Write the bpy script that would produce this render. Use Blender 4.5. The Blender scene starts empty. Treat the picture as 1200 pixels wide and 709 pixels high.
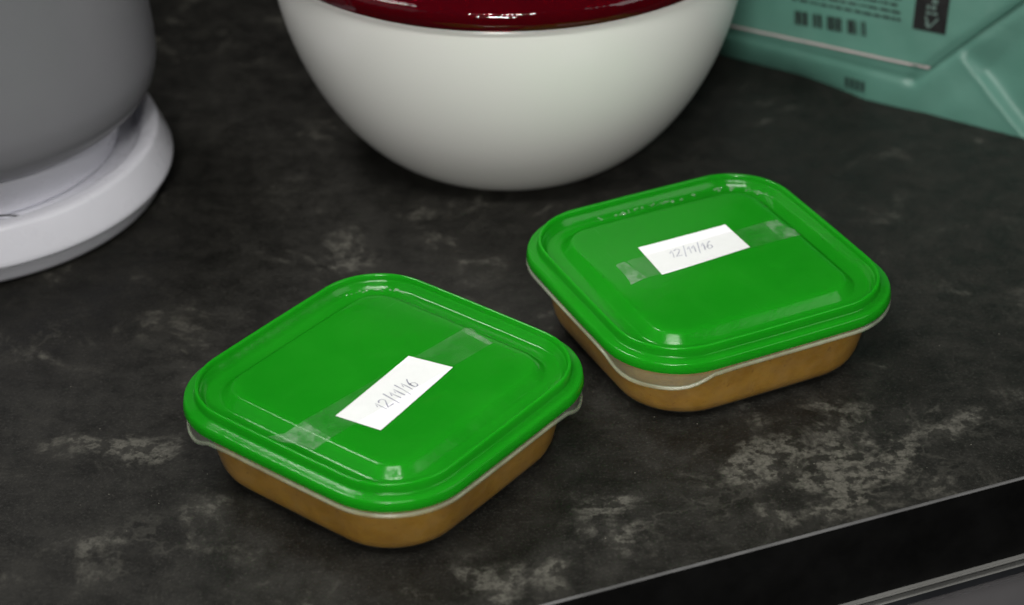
import bpy, bmesh, math, random
from mathutils import Vector, Matrix, noise
R = math.radians
random.seed(7)
scene = bpy.context.scene
C = scene.collection

# ---------------------------------------------------------------- camera
cam_d = bpy.data.cameras.new('camera')
cam = bpy.data.objects.new('camera', cam_d); C.objects.link(cam)
cam_d.sensor_width = 23.6
cam_d.lens = 23.6 * 2540 / 1200
cam.matrix_world = (Matrix.Translation((0, 0, 0.5857)) @ Matrix.Rotation(R(90 - 32.385), 4, 'X')
                    @ Matrix.Rotation(R(-1.06), 4, 'Z'))
cam_d.clip_start = 0.02; cam_d.clip_end = 50
cam_d.dof.use_dof = True
cam_d.dof.focus_distance = 0.985
cam_d.dof.aperture_fstop = 4.5
scene.camera = cam

# ---------------------------------------------------------------- world, lamps, exposure
world = bpy.data.worlds.new('World'); scene.world = world; world.use_nodes = True
bgn = world.node_tree.nodes['Background']
bgn.inputs[0].default_value = (0.85, 0.92, 1.0, 1); bgn.inputs[1].default_value = 0.010

def area(name, loc, target, sx, sy, power, col):
    d = bpy.data.lights.new(name, 'AREA'); d.shape = 'RECTANGLE'; d.size = sx; d.size_y = sy
    d.energy = power; d.color = col
    o = bpy.data.objects.new(name, d); C.objects.link(o)
    o.location = loc
    o.rotation_euler = (Vector(target) - Vector(loc)).to_track_quat('-Z', 'Y').to_euler()
    return o
# kitchen fittings: a lamp low behind the camera, a ceiling panel, a row of small spots, plus two unseen side panels added for sheen on the lid bevels
area('kitchen_lamp', (-0.20, -0.75, 1.00), (0.06, 0.92, 0), 0.26, 0.20, 0.60, (1.0, 0.985, 0.94)).data.spread = R(31)
area('ceiling_panel', (-0.72, 1.32, 1.50), (0.04, 0.86, 0), 0.40, 0.40, 1.35, (1.0, 0.985, 0.95)).data.spread = R(56)
for k in range(4):
    lp_ = area('ceiling_spot', (-0.30 + 0.16 * k, 0.20, 1.15), (0.03, 0.84, 0), 0.06, 0.14, 1.1, (1.0, 0.985, 0.94))
    lp_.data.spread = R(120)
area('side_sheen_panel', (1.05, 0.50, 0.80), (0.05, 0.80, 0), 0.70, 0.60, 3.2, (1.0, 0.99, 0.97))
area('side_sheen_panel', (-1.0, 0.50, 0.78), (0.0, 0.80, 0), 0.9, 0.65, 0.5, (0.95, 0.98, 1.0))

vs = scene.view_settings
vs.view_transform = 'Standard'; vs.look = 'None'; vs.exposure = 0.0; vs.gamma = 1.0
vs.use_curve_mapping = False
scene.render.engine = 'CYCLES'

# ---------------------------------------------------------------- materials
def new_mat(name):
    m = bpy.data.materials.new(name); m.use_nodes = True
    nt = m.node_tree
    return m, nt, nt.nodes['Principled BSDF'], nt.nodes['Material Output']
def N(nt, typ, **kw):
    n = nt.nodes.new(typ)
    for k, val in kw.items():
        if k in n.inputs: n.inputs[k].default_value = val
        else: setattr(n, k, val)
    return n
def math_n(nt, op, a, b=None, clamp=False):
    n = nt.nodes.new('ShaderNodeMath'); n.operation = op; n.use_clamp = clamp
    for i, q in enumerate((a, b)):
        if q is None: continue
        if isinstance(q, (int, float)): n.inputs[i].default_value = q
        else: nt.links.new(q, n.inputs[i])
    return n.outputs[0]
def mapr(nt, val, a, b, c=0.0, d=1.0, smooth=True):
    n = nt.nodes.new('ShaderNodeMapRange')
    if smooth: n.interpolation_type = 'SMOOTHSTEP'
    nt.links.new(val, n.inputs[0])
    for i, q in enumerate((a, b, c, d)): n.inputs[i + 1].default_value = q
    return n.outputs[0]
def mixc(nt, fac, a, b):
    n = nt.nodes.new('ShaderNodeMix'); n.data_type = 'RGBA'
    for i, q in ((0, fac), (6, a), (7, b)):
        if isinstance(q, (int, float)): n.inputs[i].default_value = q
        elif isinstance(q, tuple): n.inputs[i].default_value = (*q, 1)
        else: nt.links.new(q, n.inputs[i])
    return n.outputs[2]
def noise_t(nt, co, scale, detail=4, rough=0.55, dist=0.0):
    n = N(nt, 'ShaderNodeTexNoise', Scale=scale, Detail=detail, Roughness=rough, Distortion=dist)
    nt.links.new(co, n.inputs['Vector'])
    return n.outputs[0]
def bump(nt, bsdf, h, strength, dist):
    b = N(nt, 'ShaderNodeBump', Strength=strength, Distance=dist)
    nt.links.new(h, b.inputs['Height']); nt.links.new(b.outputs[0], bsdf.inputs['Normal'])
def objco(nt): return nt.nodes.new('ShaderNodeTexCoord').outputs['Object']

def plain(name, col, rough=0.4, metal=0.0, var=0.06, bscale=600, bstr=0.04, coat=0.0, spec=0.5, rvar=0.2):
    m, nt, b, out = new_mat(name); co = objco(nt)
    n = noise_t(nt, co, 25, 5, 0.6)
    lo = tuple(c * (1 - var) for c in col); hi = tuple(min(1, c * (1 + var)) for c in col)
    nt.links.new(mixc(nt, mapr(nt, n, 0.3, 0.7), lo, hi), b.inputs['Base Color'])
    n2 = noise_t(nt, co, 60, 4, 0.6)
    nt.links.new(mapr(nt, n2, 0.2, 0.8, rough * (1 - rvar), rough * (1 + rvar)), b.inputs['Roughness'])
    b.inputs['Metallic'].default_value = metal
    b.inputs['Coat Weight'].default_value = coat
    b.inputs['Specular IOR Level'].default_value = spec
    bump(nt, b, noise_t(nt, co, bscale, 3), bstr, 0.0003)
    return m

def counter_mat():
    m, nt, b, out = new_mat('dark_stone_laminate'); co = objco(nt)
    # soft regions in which the pale mineral clouds of the slab gather
    patches = [(0.138, 0.778, 0.070, 0.060, 1.0), (0.045, 0.742, 0.040, 0.028, 0.75), (-0.165, 0.806, 0.034, 0.022, 0.7),
               (-0.165, 0.725, 0.030, 0.042, 0.6), (-0.228, 0.896, 0.035, 0.02, 0.6), (0.206, 0.808, 0.035, 0.022, 0.7),
               (0.09, 0.752, 0.03, 0.02, 0.5), (-0.112, 0.732, 0.04, 0.02, 0.35), (-0.016, 0.706, 0.05, 0.02, 0.5),
               (-0.027, 1.001, 0.05, 0.03, 0.35), (0.244, 0.895, 0.05, 0.04, 0.35), (-0.09, 0.97, 0.05, 0.03, 0.35),
               (0.30, 0.83, 0.05, 0.04, 0.8), (-0.32, 0.74, 0.06, 0.05, 0.7), (0.05, 0.62, 0.05, 0.03, 0.6),
               (-0.2, 1.25, 0.07, 0.05, 0.4), (0.02, 1.38, 0.08, 0.05, 0.7), (0.36, 1.15, 0.06, 0.05, 0.6)]
    wv = N(nt, 'ShaderNodeTexNoise', Scale=14.0, Detail=3.0); nt.links.new(co, wv.inputs['Vector'])
    vm = nt.nodes.new('ShaderNodeVectorMath'); vm.operation = 'MULTIPLY_ADD'
    nt.links.new(wv.outputs['Color'], vm.inputs[0]); vm.inputs[1].default_value = (0.05, 0.05, 0); 
    sub = nt.nodes.new('ShaderNodeVectorMath'); sub.operation = 'SUBTRACT'
    nt.links.new(co, sub.inputs[0]); sub.inputs[1].default_value = (0.025, 0.025, 0)
    nt.links.new(sub.outputs[0], vm.inputs[2])
    warped = vm.outputs[0]
    total = None
    for x, y, rx, ry, s in patches:
        mp = nt.nodes.new('ShaderNodeMapping'); mp.vector_type = 'POINT'
        mp.inputs['Location'].default_value = (-x / rx, -y / ry, 0)
        mp.inputs['Scale'].default_value = (1 / rx, 1 / ry, 0)
        nt.links.new(warped, mp.inputs['Vector'])
        ln = nt.nodes.new('ShaderNodeVectorMath'); ln.operation = 'LENGTH'; nt.links.new(mp.outputs[0], ln.inputs[0])
        g = mapr(nt, ln.outputs['Value'], 1.35, 0.0, 0, s)
        total = g if total is None else math_n(nt, 'MAXIMUM', total, g)
    big = noise_t(nt, co, 22, 9, 0.66, 0.6)
    holes = noise_t(nt, co, 130, 5, 0.6, 0.0)
    fine = noise_t(nt, co, 420, 3, 0.6)
    v = math_n(nt, 'ADD', big, math_n(nt, 'MULTIPLY', total, 0.20))
    cloud = mapr(nt, v, 0.575, 0.72)
    cloud = math_n(nt, 'MULTIPLY', cloud, mapr(nt, holes, 0.43, 0.53, 0.08, 1.0))
    cloud = math_n(nt, 'MULTIPLY', cloud, mapr(nt, fine, 0.35, 0.6, 0.45, 1.0))
    # thin pale veins along level lines of a second noise
    vn = noise_t(nt, co, 7, 6, 0.62, 0.0)
    vein = mapr(nt, math_n(nt, 'ABSOLUTE', math_n(nt, 'SUBTRACT', vn, 0.5)), 0.012, 0.0)
    vein = math_n(nt, 'MULTIPLY', vein, mapr(nt, total, 0.02, 0.6, 0.0, 0.22))
    cloud = math_n(nt, 'MAXIMUM', cloud, vein)
    mott = noise_t(nt, co, 60, 9, 0.74)
    basec = mixc(nt, mapr(nt, mott, 0.32, 0.72), (0.0075, 0.0073, 0.0065), (0.0195, 0.0186, 0.0162))
    grain = noise_t(nt, co, 700, 3, 0.7)
    basec = mixc(nt, mapr(nt, grain, 0.52, 0.75, 0.0, 0.55), basec, (0.054, 0.052, 0.046))
    basec = mixc(nt, mapr(nt, grain, 0.48, 0.3, 0.0, 0.7), basec, (0.008, 0.008, 0.007))
    basec = mixc(nt, mapr(nt, big, 0.46, 0.68, 0.0, 0.16), basec, (0.060, 0.057, 0.049))
    tint = mixc(nt, noise_t(nt, co, 5, 2), (0.118, 0.110, 0.090), (0.098, 0.098, 0.088))
    col = mixc(nt, math_n(nt, 'MULTIPLY', cloud, 0.78), basec, tint)
    # sparse pale specks
    vo = N(nt, 'ShaderNodeTexVoronoi', Scale=260.0); nt.links.new(co, vo.inputs['Vector'])
    sp = mapr(nt, vo.outputs['Distance'], 0.10, 0.05)
    sepc = nt.nodes.new('ShaderNodeSeparateColor'); nt.links.new(vo.outputs['Color'], sepc.inputs[0])
    sp = math_n(nt, 'MULTIPLY', sp, mapr(nt, sepc.outputs[0], 0.955, 0.96))
    col = mixc(nt, math_n(nt, 'MULTIPLY', sp, 0.7), col, (0.2, 0.19, 0.16))
    nt.links.new(col, b.inputs['Base Color'])
    nt.links.new(mapr(nt, mott, 0.3, 0.7, 0.36, 0.56), b.inputs['Roughness'])
    b.inputs['Specular IOR Level'].default_value = 0.2
    h = noise_t(nt, co, 300, 3, 0.65)
    bump(nt, b, h, 0.25, 0.0006)
    return m

def green_mat():
    m, nt, b, out = new_mat('green_lid_plastic'); co = objco(nt)
    n = noise_t(nt, co, 18, 5, 0.6)
    col = mixc(nt, mapr(nt, n, 0.3, 0.7), (0.012, 0.310, 0.012), (0.018, 0.350, 0.016))
    # faint dirty smudges
    sm = mapr(nt, noise_t(nt, co, 40, 6, 0.7, 0.8), 0.60, 0.78, 0, 0.22)
    col = mixc(nt, sm, col, (0.05, 0.19, 0.02))
    nt.links.new(col, b.inputs['Base Color'])
    mp = nt.nodes.new('ShaderNodeMapping'); mp.inputs['Scale'].default_value = (40, 900, 300); mp.inputs['Rotation'].default_value = (0, 0, 0.6)
    nt.links.new(co, mp.inputs['Vector'])
    scr = mapr(nt, noise_t(nt, mp.outputs[0], 1.0, 3, 0.6), 0.62, 0.74, 0.0, 0.14)
    nt.links.new(math_n(nt, 'ADD', mapr(nt, noise_t(nt, co, 70, 5, 0.65), 0.3, 0.75, 0.10, 0.24), scr), b.inputs['Roughness'])
    b.inputs['IOR'].default_value = 1.45
    bump(nt, b, noise_t(nt, co, 190, 4, 0.65), 0.22, 0.0006)
    tr = N(nt, 'ShaderNodeBsdfTranslucent'); nt.links.new(mixc(nt, 0.0, (0.05, 0.80, 0.035), (0, 0, 0)), tr.inputs['Color'])
    mx = N(nt, 'ShaderNodeMixShader'); mx.inputs[0].default_value = 0.50
    nt.links.new(b.outputs[0], mx.inputs[1]); nt.links.new(tr.outputs[0], mx.inputs[2])
    nt.links.new(mx.outputs[0], out.inputs['Surface'])
    return m

def clear_mat(name, alpha, tint, rough, noise_amt=0.0, nscale=200, strength=0.25):
    """thin clear or milky plastic film: mostly see-through, partly white scatter, glossy face"""
    m, nt, b, out = new_mat(name); co = objco(nt)
    b.inputs['Base Color'].default_value = (*tint, 1)
    b.inputs['Roughness'].default_value = rough
    tp = N(nt, 'ShaderNodeBsdfTransparent'); tp.inputs[0].default_value = (0.97, 0.98, 0.96, 1)
    n = noise_t(nt, co, nscale, 5, 0.65)
    f = mapr(nt, n, 0.35, 0.72, alpha, min(1.0, alpha + noise_amt))
    mx = N(nt, 'ShaderNodeMixShader')
    nt.links.new(f, mx.inputs[0]); nt.links.new(tp.outputs[0], mx.inputs[1]); nt.links.new(b.outputs[0], mx.inputs[2])
    gl = N(nt, 'ShaderNodeBsdfGlossy', Roughness=rough); 
    lw = N(nt, 'ShaderNodeLayerWeight', Blend=0.5)
    fr = math_n(nt, 'ADD', math_n(nt, 'MULTIPLY', math_n(nt, 'POWER', lw.outputs['Facing'], 4.0), 0.55), 0.035)
    mx2 = N(nt, 'ShaderNodeMixShader')
    nt.links.new(fr, mx2.inputs[0]); nt.links.new(mx.outputs[0], mx2.inputs[1]); nt.links.new(gl.outputs[0], mx2.inputs[2])
    nt.links.new(mx2.outputs[0], out.inputs['Surface'])
    bp = N(nt, 'ShaderNodeBump', Strength=strength, Distance=0.0005); nt.links.new(n, bp.inputs['Height'])
    nt.links.new(bp.outputs[0], b.inputs['Normal']); nt.links.new(bp.outputs[0], gl.inputs['Normal'])
    return m

def food_mat():
    m, nt, b, out = new_mat('brown_puree'); co = objco(nt)
    n = noise_t(nt, co, 55, 6, 0.65, 0.3); n2 = noise_t(nt, co, 210, 5, 0.7)
    col = mixc(nt, mapr(nt, n, 0.3, 0.7), (0.33, 0.160, 0.010), (0.45, 0.235, 0.026))
    col = mixc(nt, mapr(nt, n2, 0.58, 0.72, 0, 0.75), col, (0.20, 0.080, 0.006))
    col = mixc(nt, mapr(nt, n2, 0.36, 0.24, 0, 0.4), col, (0.54, 0.29, 0.045))
    nt.links.new(col, b.inputs['Base Color']); b.inputs['Roughness'].default_value = 0.5
    b.inputs['Subsurface Weight'].default_value = 0.15
    b.inputs['Subsurface Radius'].default_value = (0.004, 0.002, 0.001)
    bump(nt, b, n, 0.2, 0.001)
    return m

def red_mat():
    m, nt, b, out = new_mat('red_clear_plastic'); co = objco(nt)
    n = noise_t(nt, co, 30, 4)
    nt.links.new(mixc(nt, n, (0.20, 0.002, 0.012), (0.30, 0.004, 0.018)), b.inputs['Base Color'])
    b.inputs['Roughness'].default_value = 0.05
    b.inputs['Transmission Weight'].default_value = 0.85
    b.inputs['IOR'].default_value = 1.47
    bump(nt, b, noise_t(nt, co, 45, 3), 0.6, 0.002)
    return m

def bag_mat():
    m, nt, b, out = new_mat('teal_packet_film'); co = objco(nt)
    n = noise_t(nt, co, 14, 5, 0.6)
    nt.links.new(mixc(nt, mapr(nt, n, 0.3, 0.7), (0.078, 0.198, 0.155), (0.090, 0.222, 0.177)), b.inputs['Base Color'])
    nt.links.new(mapr(nt, noise_t(nt, co, 40, 4), 0.3, 0.7, 0.36, 0.5), b.inputs['Roughness'])
    bump(nt, b, noise_t(nt, co, 55, 5, 0.6, 0.5), 0.25, 0.002)
    return m

M = dict(
    counter=counter_mat(), green=green_mat(), food=food_mat(), red=red_mat(), bag=bag_mat(),
    shell=clear_mat('milky_clear_plastic', 0.015, (0.80, 0.80, 0.72), 0.14, 0.03, 90),
    rim=clear_mat('milky_rim_plastic', 0.10, (0.74, 0.82, 0.62), 0.12, 0.03, 60, 0.1),
    bead=clear_mat('milky_bead_plastic', 0.09, (0.74, 0.82, 0.62), 0.28, 0.10, 60, 0.1),
    tape=clear_mat('sticky_tape', 0.008, (0.85, 0.9, 0.85), 0.2, 0.035, 60),
    tape_end=clear_mat('crumpled_tape', 0.025, (0.85, 0.9, 0.85), 0.22, 0.16, 170, 0.35),
    glint_drop=clear_mat('clear_drop', 0.10, (0.9, 0.95, 0.9), 0.05, 0.1, 60, 0.1),  # clear beads added for the sparkle in the lid's groove
    paper=plain('white_paper', (0.80, 0.80, 0.83), 0.75, var=0.02, bscale=900, bstr=0.08),
    ink=plain('grey_pen_ink', (0.33, 0.33, 0.44), 0.6, var=0.3),
    white=plain('white_bowl_plastic', (0.78, 0.775, 0.75), 0.26, var=0.004, bscale=40, bstr=0.0, rvar=0.05),
    grey=plain('grey_white_plastic', (0.20, 0.20, 0.218), 0.34, var=0.015, bscale=60, bstr=0.0, rvar=0.05),
    basew=plain('cool_white_plastic', (0.66, 0.66, 0.72), 0.28, var=0.02, bscale=60, bstr=0.0, rvar=0.05),
    dark=plain('dark_rubber', (0.012, 0.012, 0.013), 0.5),
    edge=plain('black_edge_laminate', (0.003, 0.003, 0.0029), 0.65, var=0.4, bscale=300, bstr=0.2, spec=0.15),
    bevel=plain('pale_edge', (0.085, 0.085, 0.085), 0.35, var=0.3),
    steel=plain('brushed_aluminium', (0.20, 0.20, 0.192), 0.3, 0.25, var=0.1),
    panel=plain('grey_panel', (0.14, 0.135, 0.14), 0.4, var=0.04),
    recess=plain('dark_recess', (0.035, 0.037, 0.042), 0.35, var=0.2),
    pink=plain('pale_pink_print', (0.50, 0.42, 0.42), 0.5, var=0.05),
    print_dark=plain('dark_print', (0.012, 0.030, 0.025), 0.8, var=0.2),
    print_black=plain('black_print', (0.003, 0.0035, 0.0035), 0.9, var=0.2),
    print_pale=plain('pale_print', (0.10, 0.16, 0.14), 0.5, var=0.1),
)

# ---------------------------------------------------------------- mesh helpers
def link(name, verts, faces, mat, parent=None, smooth=True, sharp=None):
    me = bpy.data.meshes.new(name); me.from_pydata([tuple(v) for v in verts], [], faces)
    me.materials.append(mat)
    bm = bmesh.new(); bm.from_mesh(me); bmesh.ops.recalc_face_normals(bm, faces=bm.faces); bm.to_mesh(me); bm.free()
    for p in me.polygons: p.use_smooth = smooth
    if sharp is not None: me.set_sharp_from_angle(angle=R(sharp))
    o = bpy.data.objects.new(name, me); C.objects.link(o)
    if parent: o.parent = parent
    return o
def tag(o, label=None, cat=None, group=None, kind=None):
    for k, q in (('label', label), ('category', cat), ('group', group), ('kind', kind)):
        if q: o[k] = q
    return o
def empty(name, loc, rz=0):
    o = bpy.data.objects.new(name, None); C.objects.link(o); o.location = loc; o.rotation_euler = (0, 0, rz)
    o.empty_display_size = 0.02
    return o
def rrect(a, b, r, n=14, m=6):
    """points and the corner weight (1 in a corner's middle) round a rounded rectangle"""
    P = []; W = []
    cs = ((a - r, b - r, 0), (-a + r, b - r, 90), (-a + r, -b + r, 180), (a - r, -b + r, 270))
    for i, (cx, cy, t0) in enumerate(cs):
        for k in range(n + 1):
            t = R(t0 + 90 * k / n); P.append((cx + r * math.cos(t), cy + r * math.sin(t)))
            W.append((i, abs(2 * k / n - 1)))
        nx, ny, _ = cs[(i + 1) % 4]; t1 = R(t0 + 90)
        A = (cx + r * math.cos(t1), cy + r * math.sin(t1)); B = (nx + r * math.cos(t1), ny + r * math.sin(t1))
        for k in range(1, m):
            f = k / m; P.append((A[0] + (B[0] - A[0]) * f, A[1] + (B[1] - A[1]) * f))
            d = min(f, 1 - f) * math.hypot(B[0] - A[0], B[1] - A[1])
            W.append((i if f < 0.5 else (i + 1) % 4, 1 + d / 0.02))
    # sides bow out very slightly
    Q = []
    for x, y in P:
        bow = 0.012
        Q.append((x * (1 + bow * (1 - (y / b) ** 2)), y * (1 + bow * (1 - (x / a) ** 2))))
    return Q, W
def loft(rings, close_first=False, close_last=False, loop=False):
    V = []; F = []; n = len(rings[0])
    for rg in rings: V += rg
    L = len(rings)
    for i in range(L if loop else L - 1):
        j = (i + 1) % L
        for k in range(n):
            k2 = (k + 1) % n
            F.append((i * n + k, i * n + k2, j * n + k2, j * n + k))
    def cap(base, rg):
        c = sum((Vector(p) for p in rg), Vector()) / n
        V.append(tuple(c)); ci = len(V) - 1
        for k in range(n): F.append((base + k, base + (k + 1) % n, ci))
    if close_first: cap(0, rings[0])
    if close_last: cap((L - 1) * n, rings[-1])
    return V, F
def revolve(prof, n=128):
    """closed profile list of (r, z); r = 0 ends are poles"""
    rings = [[(r * math.cos(2 * math.pi * k / n), r * math.sin(2 * math.pi * k / n), z) for k in range(n)] for r, z in prof]
    return rings
def smooth_prof(pts, sub=6):
    """Catmull-Rom through the profile points"""
    out = []
    for i in range(len(pts) - 1):
        p0 = pts[max(i - 1, 0)]; p1 = pts[i]; p2 = pts[i + 1]; p3 = pts[min(i + 2, len(pts) - 1)]
        for s in range(sub):
            t = s / sub
            out.append(tuple(0.5 * (2 * p1[c] + (p2[c] - p0[c]) * t + (2 * p0[c] - 5 * p1[c] + 4 * p2[c] - p3[c]) * t * t
                                    + (3 * p1[c] - p0[c] - 3 * p2[c] + p3[c]) * t ** 3) for c in range(2)))
    out.append(pts[-1])
    return out
def box(x0, x1, y0, y1, z0, z1, bev=0.0):
    bm = bmesh.new()
    bmesh.ops.create_cube(bm, size=1)
    for v in bm.verts: v.co = ((x0 + x1) / 2 + v.co.x * (x1 - x0), (y0 + y1) / 2 + v.co.y * (y1 - y0), (z0 + z1) / 2 + v.co.z * (z1 - z0))
    if bev: bmesh.ops.bevel(bm, geom=bm.edges[:], offset=bev, segments=2, affect='EDGES')
    V = [tuple(v.co) for v in bm.verts]; bm.verts.index_update()
    F = [tuple(v.index for v in f.verts) for f in bm.faces]; bm.free()
    return V, F

# ---------------------------------------------------------------- the setting: worktop and what shows under it
EA = R(20.58)                              # direction of the worktop's front edge
E0 = (0.0118, 0.6895)
# local frame: x along the edge, y into the worktop
def slab_part(name, x0, x1, y0, y1, z0, z1, mat, parent=None, bev=0.0):
    V, F = box(x0, x1, y0, y1, z0, z1, bev)
    c, s = math.cos(EA), math.sin(EA)
    V = [(E0[0] + c * x - s * y, E0[1] + s * x + c * y, z) for x, y, z in V]
    return link(name, V, F, mat, parent, smooth=False)
top = slab_part('worktop', -1.1, 1.1, 0.0012, 1.0, -0.040, 0.0, M['counter']); tag(top, kind='structure')
ed = slab_part('front_edging', -1.1, 1.1, 0.0, 0.0011, -0.0445, -0.0012, M['edge'], top)
# pale arris between the top sheet and the black front
c_, s_ = math.cos(EA), math.sin(EA)
def wl(x, y, z): return (E0[0] + c_ * x - s_ * y, E0[1] + s_ * x + c_ * y, z)
NB = 160; V = []; F = []
for i in range(NB + 1):
    x = -1.1 + 2.2 * i / NB; j = 0.00012 * noise.noise((x * 60, 0, 0))
    V += [wl(x, 0.0010 + j, 0.0001), wl(x, 0.0004, -0.00005), wl(x, -0.0001, -0.0004), wl(x, -0.0002, -0.0007 + j)]
for i in range(NB):
    for k in range(3): F.append((i * 4 + k, i * 4 + 4 + k, i * 4 + 5 + k, i * 4 + 1 + k))
link('edge_strip', V, F, M['bevel'], top)
# base cabinet under the worktop: aluminium trim, dark gap, grey front
cab = empty('kitchen_cabinet', (*wl(0, 0.3, -0.86),))
tag(cab, 'grey kitchen cabinet front with aluminium trim below the dark worktop', 'cabinet')
def cabp(name, *a, **k):
    o = slab_part(name, *a, **k); o.data.transform(Matrix.Translation(-cab.location)); o.parent = cab; return o
cabp('carcass', -1.1, 1.1, 0.030, 0.58, -0.86, -0.0448, M['recess'])
cabp('trim_rail', -1.1, 1.1, -0.0020, 0.030, -0.0466, -0.0450, M['steel'], bev=0.0005)
cabp('gap_strip', -1.1, 1.1, 0.0030, 0.0298, -0.0497, -0.0468, M['recess'])
cabp('trim_rail', -1.1, 1.1, -0.0012, 0.0022, -0.0513, -0.0501, M['steel'], bev=0.0005)
cabp('gap_strip', -1.1, 1.1, 0.0052, 0.030, -0.0612, -0.0520, M['recess'])
cabp('front_panel', -1.1, 1.1, 0.0040, 0.030, -0.70, -0.0620, M['panel'], bev=0.0012)

# ---------------------------------------------------------------- food containers
A0, R0 = 0.0743, 0.0365
SC = 0.9874
ZL = 0.0375                                 # lower edge of the lid skirt
def ring(inset, z, rmin=0.004):
    P, W = rrect(A0 - inset, A0 - inset, max(R0 - inset, rmin))
    return [(x, y, z) for x, y in P]
def body_ring(inset, z, r):
    P, W = rrect(A0 - inset, A0 - inset, r)
    return [(x, y, z) for x, y in P]
PLAT = 0.0441                               # height of the lid's raised middle
lid_prof = [(0.0020, 0.0362), (0.0007, 0.0356), (0.0001, 0.0357), (-0.0003, 0.0364), (0.0002, 0.0398), (0.0004, 0.0403), (0.0008, 0.0407), (0.0014, 0.0409), (0.0042, 0.0413), (0.0048, 0.0416),
            (0.0051, 0.0422), (0.0054, 0.0454), (0.0056, 0.0459), (0.0060, 0.0462), (0.0065, 0.0462), (0.0069, 0.0459), (0.0072, 0.0453), (0.0079, 0.0420), (0.0086, 0.0404), (0.0106, 0.0394), (0.0130, 0.0392), (0.0160, 0.0392), (0.0170, 0.0394), (0.0176, 0.0397), (0.0182, 0.0402), (0.0202, 0.0420), (0.0217, 0.0433), (0.0222, 0.0437),
            (0.0227, 0.04395), (0.0235, PLAT), (0.0260, PLAT + 0.0001), (0.040, PLAT + 0.0002), (0.06, PLAT + 0.0002)]
under = [(0.06, PLAT - 0.0010), (0.0238, PLAT - 0.0010), (0.0176, 0.0384), (0.0105, 0.0384), (0.0086, 0.0425), (0.0066, 0.0446), (0.0061, 0.0446), (0.0058, 0.0405), (0.0020, 0.0400)]
def build_lid(parent):
    rings = []
    for i, (ins, z) in enumerate(lid_prof + under):
        r = max(R0 - ins - max(0.0, min(1.0, (ins - 0.010) / 0.0125)) * 0.0015, 0.004)
        P, W = rrect(A0 - ins, A0 - ins, r)
        rings.append([(x, y, z) for x, y in P])
    n = len(rings[0]); k = len(lid_prof)
    V, F = loft(rings[:k], close_last=True)
    V2, F2 = loft(rings[k:] + [rings[0]], close_first=True)
    off = len(V)
    o = link('lid', V + V2, F + [tuple(i + off for i in f) for f in F2], M['green'], parent)
    return o
TABS = (1, 3)                               # corners that carry a pull tab
def build_body(parent):
    outer = [(0.040, 0.0), (0.0200, 0.0), (0.0165, 0.0006), (0.0138, 0.0022), (0.0118, 0.0048), (0.0104, 0.0085), (0.0088, 0.017), (0.0070, 0.027), (0.0052, 0.037)]
    rings = [body_ring(i, z, 0.039 - i * 0.6) for i, z in outer]
    V, F = loft(rings, True, False)
    o = link('body', V, F, M['shell'], parent)
    # hanging rim with two drooping corner tabs
    def rimring(ins, z, wout, wdrop):
        P, W = rrect(A0 - ins, A0 - ins, R0 - ins); out = []
        for (x, y), (ci, q) in zip(P, W):
            w = 0.0
            if ci in TABS:
                w = max(0.0, 1 - (q / 1.12) ** 2); w = w * w * (3 - 2 * w)
            sx = 1 if ci in (0, 3) else -1; sy = 1 if ci in (0, 1) else -1
            out.append((x + sx * wout * w * 0.707, y + sy * wout * w * 0.707, z - wdrop * w))
        return out
    pr = [(0.0054, 0.0372, 0, 0), (0.0030, 0.0369, 0, 0), (0.0014, 0.0358, 0.0002, 0.0006), (0.0008, 0.0346, -0.0003, 0.0030), (0.0002, 0.0336, -0.0008, 0.0062)]
    V, F = loft([rimring(*q) for q in pr])
    link('rim', V, F, M['rim'], o)
    bead = []
    for k in range(8):
        a = 2 * math.pi * k / 8
        bead.append(rimring(0.0003 + 0.0008 * math.cos(a), 0.0336 + 0.0011 * math.sin(a), -0.0008, 0.0066))
    V, F = loft(bead, loop=True)
    link('rim_bead', V, F, M['bead'], o)
    return o
def build_food(loc, rz, label):
    prof = [(0.041, 0.0008), (0.0203, 0.0008), (0.0170, 0.0013), (0.0143, 0.0028), (0.0123, 0.0053), (0.0109, 0.0088), (0.0093, 0.017), (0.0075, 0.027), (0.0063, 0.0340), (0.0085, 0.0347), (0.03, 0.0350)]
    V, F = loft([body_ring(i, z, 0.0388 - i * 0.6) for i, z in prof], True, True)
    o = link('puree', V, F, M['food']); o.location = loc; o.rotation_euler = (0, 0, rz); o.scale = (SC, SC, SC)
    return tag(o, label, 'food', 'puree portions')

def strip(name, pts, width, mat, parent, cut=0.0, nw=6, jag=0.0008, seed=0):
    """a thin film following a 3-D centre line (list of x, y, z); ends slightly jagged"""
    V = []; F = []
    n = len(pts)
    for i, p in enumerate(pts):
        a = Vector(pts[max(i - 1, 0)]); b = Vector(pts[min(i + 1, n - 1)]); d = (b - a); d.z = 0; d.normalize()
        s = Vector((-d.y, d.x, 0))
        for k in range(nw + 1):
            f = k / nw - 0.5
            e = 0
            if i == n - 1: e = jag * random.uniform(-1, 1) + cut * f
            q = Vector(p) + s * width * f + d * e
            V.append((q.x, q.y, q.z + 0.00006 * noise.noise((q.x * 300 + seed, q.y * 300, 0))))
    for i in range(n - 1):
        for k in range(nw): F.append((i * (nw + 1) + k, (i + 1) * (nw + 1) + k, (i + 1) * (nw + 1) + k + 1, i * (nw + 1) + k + 1))
    return link(name, V, F, mat, parent)

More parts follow.
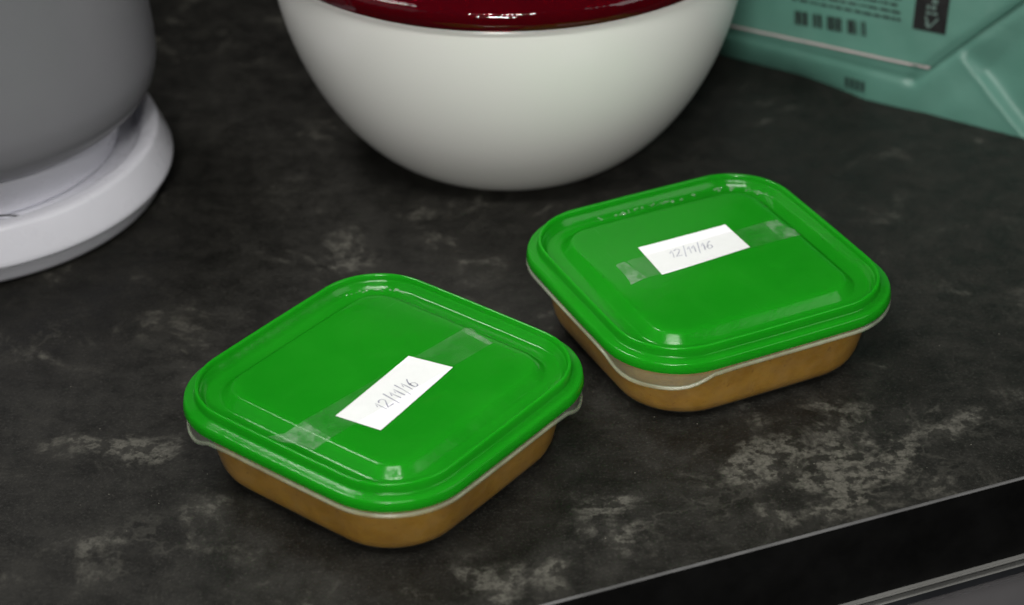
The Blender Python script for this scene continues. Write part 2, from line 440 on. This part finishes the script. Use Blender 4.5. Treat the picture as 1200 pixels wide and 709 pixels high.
# pen strokes of the date, in units of the digit height: list of poly-lines per sign and its advance
def arc(cx, cy, rx, ry, a0, a1, n=12): return [(cx + rx * math.cos(R(a0 + (a1 - a0) * k / n)), cy + ry * math.sin(R(a0 + (a1 - a0) * k / n))) for k in range(n + 1)]
GL = {'1': ([[(0.02, 0.62), (0.26, 1.0), (0.24, 0.5), (0.20, 0.0)]], 0.42),
      '2': ([arc(0.26, 0.74, 0.24, 0.25, 165, -40, 10) + [(0.22, 0.30), (0.0, 0.02), (0.24, 0.06), (0.56, 0.0)]], 0.72),
      '/': ([[(0.10, -0.28), (0.20, 0.5), (0.30, 1.25)]], 0.44),
      '6': ([[(0.50, 1.02), (0.28, 0.82), (0.10, 0.48)] + arc(0.28, 0.25, 0.20, 0.25, 170, 530, 16)], 0.62)}
def write(text, P, h, slant, lw, parent, zoff):
    """P(u, v) -> local point; u along the text and v up, both in metres"""
    V = []; F = []; x = 0
    for ch in text:
        st, adv = GL[ch]
        for line in st:
            pts = [(x + px * h * 0.9 + slant * py * h + random.uniform(-.02, .02) * h, py * h + random.uniform(-.015, .015) * h) for px, py in line]
            b = len(V)
            for i, q in enumerate(pts):
                a_ = pts[max(i - 1, 0)]; c_ = pts[min(i + 1, len(pts) - 1)]
                d = Vector((c_[0] - a_[0], c_[1] - a_[1])); d = d.normalized() if d.length > 0 else Vector((1, 0))
                w = lw * random.uniform(0.45, 1.2)
                for s in (-0.5, 0.5):
                    X, Y = P(q[0] - d.y * w * s, q[1] + d.x * w * s); V.append((X, Y, zoff))
            for i in range(len(pts) - 1): F.append((b + 2 * i, b + 2 * i + 1, b + 2 * i + 3, b + 2 * i + 2))
        x += adv * h * 0.9
    o = link('handwriting', V, F, M['ink'], parent, smooth=False)
    return o
def paper(parent, quad, z, curl):
    """quad: lower-left, lower-right, upper-right, upper-left of the written side"""
    q = [Vector((a, b, 0)) for a, b in quad]; nu, nv = 16, 8; V = []; F = []
    def pos(u, v): return q[0] * (1 - u) * (1 - v) + q[1] * u * (1 - v) + q[2] * u * v + q[3] * (1 - u) * v
    def hz(u, v): return z + curl * ((2 * u - 1) ** 4 * 0.4 + max(0, 0.25 - u) * (0.25 - v) * 1.5 * (v < 0.25))
    for lay in (0.00012, 0.0):
        for i in range(nu + 1):
            for j in range(nv + 1):
                p = pos(i / nu, j / nv); V.append((p.x, p.y, hz(i / nu, j / nv) + lay))
    S = (nu + 1) * (nv + 1); I = lambda i, j: i * (nv + 1) + j
    for i in range(nu):
        for j in range(nv):
            f = (I(i, j), I(i + 1, j), I(i + 1, j + 1), I(i, j + 1)); F.append(f); F.append(tuple(S + k for k in reversed(f)))
    rimv = [I(i, 0) for i in range(nu)] + [I(nu, j) for j in range(nv)] + [I(i, nv) for i in range(nu, 0, -1)] + [I(0, j) for j in range(nv, 0, -1)]
    for k in range(len(rimv)):
        a, b = rimv[k], rimv[(k + 1) % len(rimv)]; F.append((a, b, S + b, S + a))
    o = link('paper_label', V, F, M['paper'], parent, sharp=40)
    return o, pos

def glint_drops(parent, spots):
    """tiny beads of water clinging to the inside of the lid's ridge: spots are (x, y, z, radius)"""
    V = []; F = []
    for x, y, z, r in spots:
        b = len(V); sx = random.uniform(0.8, 1.5)
        for k in range(4):
            a = math.pi / 2 * k / 3.2; rr_ = r * math.cos(a)
            for q in range(7):
                t = 2 * math.pi * q / 7; V.append((x + sx * rr_ * math.cos(t), y + rr_ * math.sin(t), z + 0.7 * r * math.sin(a)))
        for k in range(3):
            for q in range(7): F.append((b + k * 7 + q, b + k * 7 + (q + 1) % 7, b + k * 7 + 7 + (q + 1) % 7, b + k * 7 + 7 + q))
        F.append(tuple(b + 21 + q for q in range(7)))
    o = link('glint_droplets', V, F, M['glint_drop'], parent); tag(o, kind='stuff')
    return o
def container(loc, rz, label, flabel, quad, tape_main, tape_ends, tu, tv, th, slant, glints):
    t = empty('food_container', loc, rz); t.scale = (SC, SC, SC)
    tag(t, label, 'container', 'green lidded food containers')
    build_body(t); build_lid(t); glint_drops(t, glints)
    zp = PLAT + 0.0004
    pl, pos = paper(t, quad, zp, 0.0004)
    q = [Vector(p) for p in quad]; ulen = (q[1] - q[0]).length; vlen = (q[3] - q[0]).length
    def P(u, v):
        p = pos(tu + u / ulen, tv + v / vlen - 0.13 * u / ulen); return p.x, p.y
    write('12/11/16', P, th, slant, 0.00062, pl, zp + 0.00022)
    strip('tape', tape_main, 0.0182, M['tape'], t, jag=0)
    for e in tape_ends: strip('tape_end', e[0], 0.0182, M['tape_end'], t, cut=e[1], jag=0.0007)
    build_food(loc, rz, flabel)
    return t

zt = PLAT + 0.0008
def glint_corner(ci, n):
    out = []; c = A0 - R0; sx = 1 if ci in (0, 3) else -1; sy = 1 if ci in (0, 1) else -1
    for k in range(n):
        a = R(random.uniform(8, 82)); r = R0 - random.uniform(0.0092, 0.0112)
        out.append((sx * (c + r * math.cos(a)), sy * (c + r * math.sin(a)), 0.0402 - random.uniform(0, 0.0008), random.uniform(0.00035, 0.0008)))
    return out
def seg(a, b, n): return [tuple(a[c] + (b[c] - a[c]) * k / n for c in range(3)) for k in range(n + 1)]
# the container beside the worktop's front edge
container((-0.0574, 0.7962, 0.0004), R(51.455), 'green lidded food container whose tape runs over the lid rim, date label set askew', 
          'brown puree inside the container whose tape runs over the lid rim',
          [(-0.0338, -0.0273), (0.0225, -0.0216), (0.0175, 0.0004), (-0.0375, -0.0044)],
          seg((-0.0500, -0.00485, zt), (0.047, -0.0145, zt), 14),
          [([(-0.0500, -0.00485, zt + .00002), (-0.0530, -0.0045, zt - 0.0004), (-0.0605, -0.0038, PLAT - 0.0002), (-0.0668, -0.003, 0.0469)], -0.007),
           ([(0.047, -0.0145, zt + .00002), (0.0500, -0.0148, zt - 0.0001), (0.0530, -0.0151, PLAT - 0.0012)], 0.002)],
          0.24, 0.30, 0.0072, 0.18, glint_corner(0, 26))
# the container beside the bowl
container((0.0937, 0.8902, 0.0004), R(114.80), 'green lidded food container beside the white bowl, short tape ending inside the lid rim',
          'brown puree inside the container standing beside the white bowl',
          [(-0.0042, 0.0267), (-0.0009, -0.0241), (0.0235, -0.0242), (0.0234, 0.025)],
          seg((0.0055, 0.036, zt), (0.0072, -0.042, zt), 14),
          [([(0.0055, 0.036, zt + .00002), (0.0050, 0.0395, zt), (0.0042, 0.0430, zt - .0002)], 0.006),
           ([(0.0072, -0.042, zt + .00002), (0.0072, -0.0465, zt), (0.0070, -0.0515, zt - .0002)], -0.004)],
          0.22, 0.40, 0.0068, 0.20, glint_corner(3, 26) + [(A0 - random.uniform(0.0092, 0.0112), random.uniform(-0.030, 0.036), 0.0402 - random.uniform(0, 0.0008), random.uniform(0.00035, 0.0008)) for k in range(34)])

# ---------------------------------------------------------------- white bowl with red lid
def bowl_prof(Rr, h, rf, m, K=34):
    return [(rf + (Rr - rf) * math.sin(k / K * math.pi / 2) ** m, h * (1 - math.cos(k / K * math.pi / 2))) for k in range(K + 1)]
sp = empty('salad_spinner', (0.0014, 1.1019, 0))
tag(sp, 'large round white plastic bowl closed with a dark red clear lid', 'salad spinner')
op = bowl_prof(0.1298, 0.128, 0.0618, 1.3824)
outer = [(0.03, 0.0008), (0.057, 0.0004)] + [(r, z + 0.0004) for r, z in op]
inner = [(r - 0.003, z + 0.0036) for r, z in reversed(op) if z < 0.122]
V, F = loft(revolve(outer + [(0.1268, 0.1286)] + inner + [(0.04, 0.0036)]), True, True)
link('bowl', V, F, M['white'], sp)
lp = smooth_prof([(0.1312, 0.1280), (0.1338, 0.1290), (0.1346, 0.1325), (0.1338, 0.1365), (0.1318, 0.1388), (0.1300, 0.1382), (0.1284, 0.1396), (0.1262, 0.1412), (0.1245, 0.1402),
                  (0.1226, 0.1418), (0.1190, 0.1440), (0.1140, 0.1425), (0.1080, 0.1447), (0.0950, 0.1495), (0.07, 0.1555), (0.04, 0.1590), (0.01, 0.1600)], 5)
lu = [(0.01, 0.1575), (0.07, 0.1530), (0.108, 0.1420), (0.1225, 0.1393), (0.1300, 0.1375), (0.1312, 0.1360)]
V, F = loft(revolve(lp), False, True); V2, F2 = loft(revolve(lu + [lp[0]]), True, False)
ld = link('lid', V + V2, F + [tuple(i + len(V) for i in f) for f in F2], M['red'], sp)
kn = smooth_prof([(0.024, 0.1588), (0.024, 0.165), (0.020, 0.171), (0.010, 0.173), (0.001, 0.1733)], 5)
V, F = loft(revolve(kn, 48), True, True)
link('knob', V, F, M['red'], ld)

# ---------------------------------------------------------------- bowl on round white base
ax = (-0.3042, 1.0512)
bs = empty('appliance_base', (*ax, 0))
tag(bs, 'round white plastic appliance base under the grey bowl', 'appliance')
pf = [(0.108, 0.0012), (0.1108, 0.0022), (0.1122, 0.0045), (0.1140, 0.0090), (0.1150, 0.0118)]
V, F = loft(revolve([(0.05, 0.0012)] + pf + [(0.1142, 0.0128), (0.05, 0.0128)]), True, True)
link('foot_ring', V, F, M['basew'], bs, sharp=50)
up = [(0.1148, 0.0132), (0.1172, 0.0134), (0.1182, 0.0142), (0.1184, 0.0156), (0.1178, 0.0176), (0.1124, 0.0316), (0.1117, 0.0329), (0.1106, 0.0337), (0.1092, 0.0339), (0.1046, 0.0338),
      (0.1034, 0.0335), (0.1026, 0.0328), (0.1004, 0.0288), (0.0996, 0.0278), (0.0984, 0.0273), (0.0940, 0.0271), (0.070, 0.0270)]
V, F = loft(revolve([(0.05, 0.0131)] + up + [(0.04, 0.0270)]), True, True)
link('tray', V, F, M['basew'], bs)
# small dark wire clip lying in the tray
cl = [(0.0930 + 0.0050 * max(0, k - 7) / 5, R(-76 + k * 1.6), 0.0308 - 0.0016 * max(0, k - 9) / 3) for k in range(13)]
V = []; F = []
for i, (r, a, z) in enumerate(cl):
    for k in range(6):
        b = 2 * math.pi * k / 6; rr_ = r + 0.0005 * math.cos(b)
        V.append((rr_ * math.cos(a), rr_ * math.sin(a), z + 0.0005 * math.sin(b)))
for i in range(12):
    for k in range(6): F.append((i * 6 + k, i * 6 + (k + 1) % 6, i * 6 + 6 + (k + 1) % 6, i * 6 + 6 + k))
link('wire_clip', V, F, M['dark'], bs)
gb = empty('mixing_bowl', (*ax, 0.0272))
tag(gb, 'deep grey plastic bowl with narrow foot standing on the round white base', 'bowl')
bp = smooth_prof([(0.060, 0.0440), (0.085, 0.0475), (0.1030, 0.0545), (0.1120, 0.0640), (0.1152, 0.0760), (0.1150, 0.0900), (0.1130, 0.1150), (0.1105, 0.15), (0.1090, 0.19)], 8)
V, F = loft(revolve([(0.03, 0.0435)] + bp + [(0.106, 0.1905), (0.107, 0.15), (0.1095, 0.11), (0.108, 0.07), (0.085, 0.052), (0.04, 0.0475)]), True, True)
V = [(x, y, z - 0.0272) for x, y, z in V]
link('shell', V, F, M['grey'], gb)
fp = smooth_prof([(0.0885, 0.0003), (0.0895, 0.0015), (0.0905, 0.0060), (0.0925, 0.0130), (0.0945, 0.0200), (0.0950, 0.0235)], 5)
V, F = loft(revolve([(0.05, 0.0003)] + fp + [(0.05, 0.0215)]), True, True)
link('foot', V, F, M['basew'], gb)

# ---------------------------------------------------------------- teal packet
P0 = Vector((0.137, 1.184, 0.0006)); tv_ = Vector((0.84276, -0.53828, 0)); nb = Vector((0.53828, 0.84276, 0)); LEAN = R(20)
upv = nb * math.sin(LEAN) + Vector((0, 0, 1)) * math.cos(LEAN); outv = tv_.cross(upv).normalized()
if outv.y > 0: outv = -outv
pk = empty('food_packet', P0 + tv_ * 0.1 + nb * 0.04)
tag(pk, 'teal plastic food packet with barcode and folded bottom corner', 'packet')
inv = pk.location.copy()
def seg_d(s, h, a, b):
    ax_, ay = b[0] - a[0], b[1] - a[1]; L2 = ax_ * ax_ + ay * ay
    t = max(0, min(1, ((s - a[0]) * ax_ + (h - a[1]) * ay) / L2))
    px, py = s - a[0] - t * ax_, h - a[1] - t * ay
    side = (ax_ * (h - a[1]) - ay * (s - a[0])) / math.sqrt(L2)
    return math.hypot(px, py), side, t
def relief(s, h):
    d = 0.0016 * noise.noise((s * 22, h * 22, 3.1)) + 0.0006 * noise.noise((s * 70, h * 60, 8))
    q, side, t = seg_d(s, h, (0.1345, 0.0405), (0.19, -0.004))
    fade = min(1.0, t * 4)
    if 0 < t < 1:
        if side > 0: d -= fade * 0.0075 * (1 - math.exp(-side / 0.0022)) * math.exp(-side / 0.045)
        d += fade * 0.0010 * math.exp(-(side / 0.002) ** 2)
    q, side, t = seg_d(s, h, (0.112, 0.018), (0.22, 0.132))
    d -= 0.0024 * math.exp(-(q / 0.0028) ** 2)
    d -= 0.0018 * max(0, min(1, -side / 0.02)) 
    if h < 0.022:                               # bottom turned under, more so at the far end
        w = max(0.0, min(1.0, (0.085 - s) / 0.05)); k = (1 - h / 0.022)
        d -= w * 0.016 * k * k
        d -= 0.0015 * k * k
    q, side, t = seg_d(s, h, (-0.02, 0.02), (0.112, 0.018))
    d -= 0.0012 * math.exp(-(q / 0.002) ** 2)
    d += 0.004 * math.sin(min(1, max(0, (s + .03) / .27)) * math.pi) * min(1, h / 0.05) 
    return d
def W(s, h, d): return tuple(P0 + tv_ * s + upv * h + outv * d - inv)
S0, S1, HT = -0.028, 0.235, 0.19
ns, nh = 132, 80; V = []; F = []
for j in range(nh + 1):
    h = HT * (j / nh) ** 1.35
    for i in range(ns + 1):
        s = S0 + (S1 - S0) * i / ns
        V.append(W(s, h, relief(s, h)))
for j in range(nh):
    for i in range(ns): F.append((j * (ns + 1) + i, j * (ns + 1) + i + 1, (j + 1) * (ns + 1) + i + 1, (j + 1) * (ns + 1) + i))
# sides, back and floor of the packet
def rowi(j, i): return j * (ns + 1) + i
rim_ids = [rowi(0, i) for i in range(ns + 1)] + [rowi(j, ns) for j in range(1, nh + 1)] + [rowi(nh, i) for i in range(ns - 1, -1, -1)] + [rowi(j, 0) for j in range(nh - 1, 0, -1)]
prev = rim_ids
for step, (dep, shr) in enumerate(((0.012, 0.0), (0.05, -0.006), (0.075, 0.004), (0.085, 0.02))):
    new = []
    for vi in rim_ids:
        p = Vector(V[vi]) + inv - P0; s = p.dot(tv_); hh = p.z
        thin = dep * (1 - 0.85 * max(0, hh) / (HT * math.cos(LEAN)))
        q = P0 + tv_ * (s + (0.10 - s) * shr * 3) + nb * (p.dot(nb) + thin) + Vector((0, 0, max(0.0004, hh * (1 - 0.1 * shr))))
        V.append(tuple(q - inv)); new.append(len(V) - 1)
    for k in range(len(rim_ids)):
        k2 = (k + 1) % len(rim_ids); F.append((prev[k], prev[k2], new[k2], new[k]))
    prev = new
cen = sum((Vector(V[k]) for k in prev), Vector()) / len(prev); V.append(tuple(cen)); ci = len(V) - 1
for k in range(len(prev)): F.append((prev[k], prev[(k + 1) % len(prev)], ci))
link('pouch', V, F, M['bag'], pk)
# folded flap lying on the front, its lower edge printed with a pale line
def fl_right(h): return 0.121 + (h - 0.0265) * 0.942
def fl_low(s): return 0.0235 + 0.003 * (s + 0.005) / 0.126
nu, nv = 60, 50; V = []; F = []
for j in range(nv + 1):
    for i in range(nu + 1):
        u = i / nu; vv = j / nv
        h = 0.0265 + (0.165 - 0.0265) * vv
        r_ = fl_right(h) if h < 0.135 else 0.2232
        s = S0 + 0.004 + (r_ - S0 - 0.004) * u
        h += (fl_low(s) - 0.0265) * (1 - vv)
        e = 0.0008 + 0.0003 * noise.noise((s * 30, h * 30, 1))
        V.append(W(s, h, relief(s, h) + e + (0.0004 if j == 0 else 0)))
for j in range(nv):
    for i in range(nu): F.append((j * (nu + 1) + i, j * (nu + 1) + i + 1, (j + 1) * (nu + 1) + i + 1, (j + 1) * (nu + 1) + i))
fo = link('fold_flap', V, F, M['bag'], pk)
so = fo.modifiers.new('thickness', 'SOLIDIFY'); so.thickness = 0.0006; so.offset = 0
def on_flap(s, h, lift=0.0016): return W(s, h, relief(s, h) + lift)
def patch(name, quads, mat, lift=0.0016, n=4, parent=None):
    V = []; F = []
    for q in quads:                             # q: four (s, h) corners, counter-clockwise
        b = len(V)
        for j in range(n + 1):
            for i in range(n + 1):
                u, v = i / n, j / n
                s = q[0][0] * (1 - u) * (1 - v) + q[1][0] * u * (1 - v) + q[2][0] * u * v + q[3][0] * (1 - u) * v
                h = q[0][1] * (1 - u) * (1 - v) + q[1][1] * u * (1 - v) + q[2][1] * u * v + q[3][1] * (1 - u) * v
                V.append(on_flap(s, h, lift))
        for j in range(n):
            for i in range(n): F.append((b + j * (n + 1) + i, b + j * (n + 1) + i + 1, b + (j + 1) * (n + 1) + i + 1, b + (j + 1) * (n + 1) + i))
    return link(name, V, F, mat, parent or pk)
# pale line along the flap edge
pts = [(-0.016 + 0.137 * k / 24) for k in range(25)]
patch('printed_line', [[(a, fl_low(a) + 0.0002), (b, fl_low(b) + 0.0002), (b, fl_low(b) + 0.0015), (a, fl_low(a) + 0.0015)] for a, b in zip(pts[:-1], pts[1:])], M['pink'], n=1)
# barcode
def bc(u, v):
    lo = (0.0346 + (0.0784 - 0.0346) * u, 0.0342 + (0.0367 - 0.0342) * u); hi = (0.0329 + (0.0765 - 0.0329) * u, 0.0421 + (0.0449 - 0.0421) * u)
    return (lo[0] + (hi[0] - lo[0]) * v, lo[1] + (hi[1] - lo[1]) * v)
bars = []; u = 0.0
for w, g in ((.02, .01), (.045, .012), (.03, .015), (.06, .075), (.02, .012), (.035, .02), (.05, .075), (.03, .012), (.05, .01), (.02, .012), (.045, .012), (.03, .075), (.02, .012), (.06, .015), (.03, .06), (.02, .02), (.03, .0)):
    bars.append([bc(u, 0), bc(u + w, 0), bc(u + w, 1), bc(u, 1)]); u += w + g
patch('barcode', bars, M['print_black'], n=2)
# rows of tiny print above it
rows = []
for r_ in range(5):
    s = 0.030 + 0.0015 * r_; h0 = 0.0478 + r_ * 0.0040
    while s < 0.100 - r_ * 0.002:
        w = random.uniform(0.0015, 0.0065); hh = h0 + (s - 0.03) * 0.03
        rows.append([(s, hh), (s + w, hh), (s + w, hh + 0.0017), (s, hh + 0.0017)]); s += w + random.uniform(0.0006, 0.0014)
patch('small_print', rows, M['print_dark'], n=1)
# black box with a pale bin symbol
patch('disposal_symbol', [[(0.1072, 0.0475), (0.1272, 0.0480), (0.1250, 0.0720), (0.1050, 0.0700)]], M['print_black'], n=6)
sym = [[(0.1130, 0.0560), (0.1142, 0.0562), (0.1172, 0.0505), (0.1160, 0.0503)], [(0.1205, 0.0562), (0.1217, 0.0562), (0.1178, 0.0503), (0.1166, 0.0503)],
       [(0.1140, 0.0520), (0.1150, 0.0527), (0.1170, 0.0500), (0.1160, 0.0497)],
       [(0.1135, 0.0575), (0.1165, 0.0575), (0.1160, 0.0590), (0.1132, 0.0590)], [(0.1172, 0.0575), (0.1202, 0.0578), (0.1200, 0.0592), (0.1170, 0.0590)],
       [(0.1130, 0.0605), (0.1150, 0.0605), (0.1150, 0.0625), (0.1130, 0.0625)], [(0.1160, 0.0605), (0.1185, 0.0605), (0.1185, 0.0628), (0.1160, 0.0628)],
       [(0.1155, 0.0640), (0.1190, 0.0640), (0.1188, 0.0665), (0.1155, 0.0665)]]
patch('symbol_mark', sym, M['print_pale'], lift=0.0021, n=1)
# a broken scrap of print on the bottom strip
patch('fold_print', [[(0.0712 + 0.0036 * k, 0.0042), (0.0738 + 0.0036 * k, 0.0042), (0.0732 + 0.0036 * k, 0.0105), (0.0706 + 0.0036 * k, 0.0102)] for k in range(4)], M['print_dark'], lift=0.0006, n=2)
